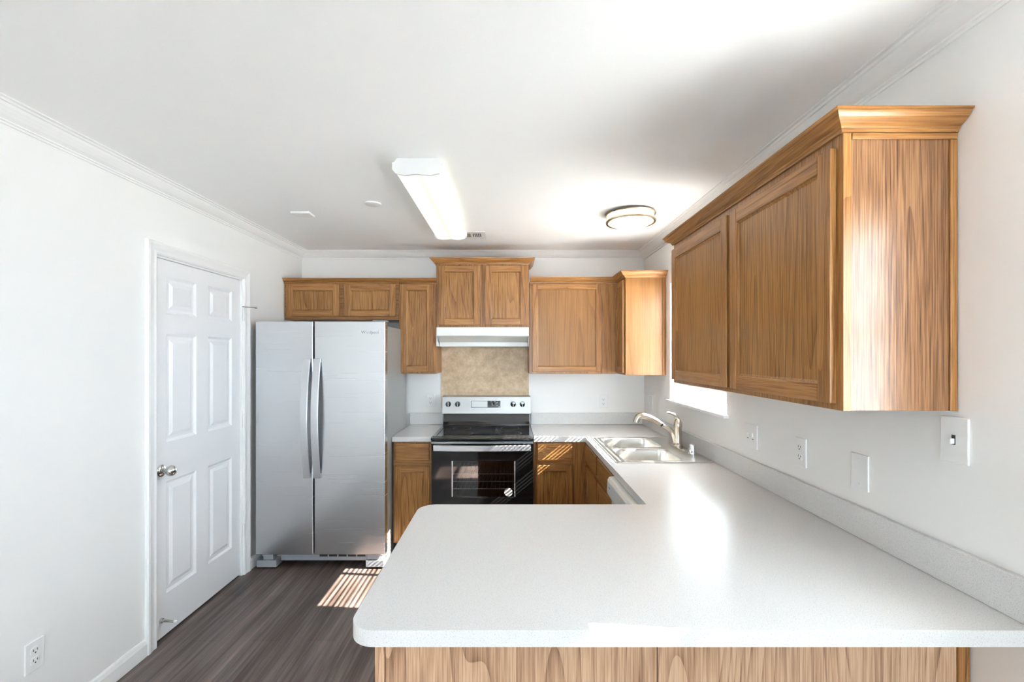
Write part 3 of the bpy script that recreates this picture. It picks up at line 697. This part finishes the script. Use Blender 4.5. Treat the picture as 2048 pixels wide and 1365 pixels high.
# ------------------------------------------------------------------ wall plates
def wmap(wall, pos, z):
    if wall == 'back': return lambda u, v, h: (pos+u, BW-.0004-h, z+v)
    if wall == 'right': return lambda u, v, h: (RW-.0004-h, pos-u, z+v)
    if wall == 'left': return lambda u, v, h: (LW+.0004+h, pos+u, z+v)
def plate_body(c, f, w_=.072, h_=.118):
    bm = NB(); box(bm, -w_/2, w_/2, -h_/2, h_/2, 0, .006, 0, f); return obj('cover_plate', bm, PLAST, c, bevel=.0035, seg=2)
def receptacle(c, f, du, dv):
    bm = NB(); o = rr(-.0165+du, .0165+du, -.014+dv, .014+dv, .010)
    plate(bm, o, [], .0062, .0085, f)
    r = obj('receptacle', bm, PLAST, c)
    bm = NB(); box(bm, du-.0085, du-.0060, dv-.001, dv+.008, .0086, .0089, 0, f); box(bm, du+.0060, du+.0085, dv-.001, dv+.007, .0086, .0089, 0, f)
    plate(bm, [(du+.003*math.cos(k*PI/5), dv-.007+.003*math.sin(k*PI/5)) for k in range(10)], [], .0086, .0089, f)
    obj('slot', bm, SLOT, r)
def outlet(wall, pos, z, label):
    f = wmap(wall, pos, z); c = thing('outlet', label, 'outlet', f(0, 0, 0), 'duplex outlets on the walls')
    plate_body(c, f); receptacle(c, f, 0, .0195); receptacle(c, f, 0, -.0195)
outlet('back', (861-1020)/910*4.07, 1.126, 'white duplex outlet on the back wall left of the stove')
outlet('back', (1206.5-1020)/910*4.07, 1.116, 'white duplex outlet on the back wall right of the stove')
outlet('right', 1.873, 1.134, 'white duplex outlet on the right wall beside the blank plate')
outlet('left', 1.775, .361, 'white duplex outlet low on the left wall near the baseboard')
f = wmap('right', 3.90, 1.122); c = thing('light_switch', 'white narrow switch plate on the right wall near the back corner', 'light switch', f(0, 0, 0)); plate_body(c, f)
bm = NB(); box(bm, -.005, .005, -.012, .012, .0062, .010, 0, f); obj('toggle', bm, PLAST, c, bevel=.001)
f = wmap('right', 2.26, 1.133); c = thing('light_switch', 'white double switch plate on the right wall just below the window edge', 'light switch', f(0, 0, 0)); plate_body(c, f, .118)
for u in (-.023, .023):
    bm = NB(); box(bm, u-.005, u+.005, -.004, .016, .0062, .014, 0, f); obj('toggle', bm, PLAST, c, bevel=.001)
    bm = NB(); box(bm, u-.0065, u+.0065, -.016, -.013, .0062, .0067, 0, f); obj('toggle_slot', bm, SLOT, c)
f = wmap('right', 1.556, 1.135); c = thing('blank_plate', 'blank white cover plate with two screws on the right wall', 'wall plate', f(0, 0, 0)); plate_body(c, f, .078, .122)
for v in (-.042, .042):
    bm = NB(); lathe(bm, [(.0035, .0062), (.0030, .0072)], lambda a, b, h, v=v: f(a, v+b, h), 12); obj('screw', bm, PLAST, c)
f = wmap('right', 1.224, 1.306); c = thing('light_switch', 'white toggle switch plate on the right wall below the long cabinet corner', 'light switch', f(0, 0, 0)); plate_body(c, f, .078, .124)
bm = NB(); box(bm, -.005, .005, -.013, .013, .0062, .0072, 0, f); obj('toggle_slot', bm, SLOT, c)
bm = NB(); box(bm, -.004, .004, -.010, .004, .0073, .018, 0, f); obj('toggle', bm, PLAST, c, bevel=.001)

# ------------------------------------------------------------------ ceiling things
c = thing('fluorescent_light', 'long white wraparound fluorescent fixture glowing on the ceiling', 'ceiling light', (-.433, 2.72, CZ))
LX, LY0, LY1, LH = -.433, 2.125, 3.335, .078
M_FL = emit('lit_prismatic_lens', (1, .985, .84), .40, (LX, .055))
bm = NB(); pf = [(-.112, -.022), (-.114, -.045), (-.100, -.066), (-.060, -.077), (-.02, -.073), (0, -.069), (.02, -.073), (.060, -.077), (.100, -.066), (.114, -.045), (.112, -.022)]
prism(bm, pf, LY0+.012, LY1-.012, lambda a, p, q: (LX+p, a, CZ+q)); obj('lens', bm, M_FL, c, smooth=True, label='glowing ribbed diffuser lens')
CAPP = plain('fixture_cap_plastic', (.70, .70, .69), .4)
pe = [(-.095, -.0005), (-.110, -.020), (-.118, -.020), (-.119, -.052), (-.103, -.072), (-.060, -.0815), (0, -.075), (.060, -.0815), (.103, -.072), (.119, -.052), (.118, -.020), (.110, -.020), (.095, -.0005)]
for a, b in ((LY0, LY0+.0118), (LY1-.0118, LY1)):
    bm = NB(); prism(bm, pe, a, b, lambda q, p, r: (LX+p, q, CZ+r)); obj('end_cap', bm, CAPP, c, bevel=.001)
obj('housing', B((LX-.095, LX+.095, LY0+.013, LY1-.013, CZ-.0215, CZ-.0005)), PLAST, c)
c = thing('ceiling_light', 'round flush ceiling light with nickel rings near the right wall', 'ceiling light', (.782, 2.95, CZ))
DXc, DYc = .782, 2.95
M_DM = emit('lit_dome_glass', (1, .91, .74), 1.05)
dm = lambda a, b, h: (DXc+a, DYc+b, CZ+h)
bm = NB(); lathe(bm, [(.140, -.0005), (.155, -.006), (.160, -.014), (.156, -.018), (.140, -.018)], dm, 48); obj('top_ring', bm, LNICK, c, smooth=True)
bm = NB(); lathe(bm, [(.139, -.0185), (.146, -.022), (.148, -.050), (.144, -.058), (.135, -.066), (.11, -.080), (.07, -.089), (.03, -.093), (.004, -.094)], dm, 48); obj('glass_shade', bm, M_DM, c, smooth=True, label='frosted glowing glass bowl')
bm = NB(); rows = []
pf = [(.1495, -.052), (.158, -.050), (.160, -.058), (.156, -.066), (.143, -.064), (.1435, -.0605)]
n = 48; rws_ = [[bm.verts.new(dm(r*math.cos(2*PI*k/n), r*math.sin(2*PI*k/n), h)) for k in range(n)] for r, h in pf]
for i in range(len(pf)):
    a, b = rws_[i], rws_[(i+1) % len(pf)]
    for k in range(n): bm.faces.new((a[k], a[(k+1) % n], b[(k+1) % n], b[k]))
obj('lower_ring', bm, LNICK, c, smooth=True)
for an in (-60, 60, 180):
    a = math.radians(an); bm = NB(); tube(bm, [dm(.1545*math.cos(a), .1545*math.sin(a), -.017), dm(.1545*math.cos(a), .1545*math.sin(a), -.051)], .0035, 8); obj('post', bm, LNICK, c, smooth=True)
# vent
c = thing('ceiling_vent', 'white ceiling air vent just behind the fluorescent fixture', 'vent', (-.33, 3.49, CZ))
bm = NB(); hl = [rect(-.338, -.300, 3.43, 3.545)]+[rect(-.284+k*.0135, -.2765+k*.0135, 3.43, 3.545) for k in range(5)]
hl += [rect(-.47+k*.0135, -.4625+k*.0135, 3.43, 3.545) for k in range(8)]
plate(bm, rect(-.51, -.187, 3.385, 3.60), hl, CZ-.006, CZ-.001, I3); obj('grille', bm, PLAST, c)
obj('duct', B((-.50, -.20, 3.40, 3.58, CZ-.0009, CZ-.0004)), DARK, c)
bm = B((-.337, -.301, 3.431, 3.544, CZ-.004, CZ-.0015)); obj('damper', bm, plain('damper_grey', (.30, .29, .24), .6), c)
bm = NB(); box(bm, -1.405, -1.285, 2.905, 3.0, CZ-.016, CZ-.0005); tag(obj('alarm_cover', bm, PLAST, bevel=.005), 'small rectangular white plate on the ceiling toward the left wall', 'ceiling plate')
bm = NB(); lathe(bm, [(.048, -.0005), (.047, -.006), (.040, -.009), (.004, -.010)], lambda a, b, h: (-.832+a, 2.765+b, CZ+h), 36); tag(obj('sprinkler_cover', bm, PLAST, smooth=True), 'small round white disc on the ceiling left of the fluorescent fixture', 'ceiling disc')
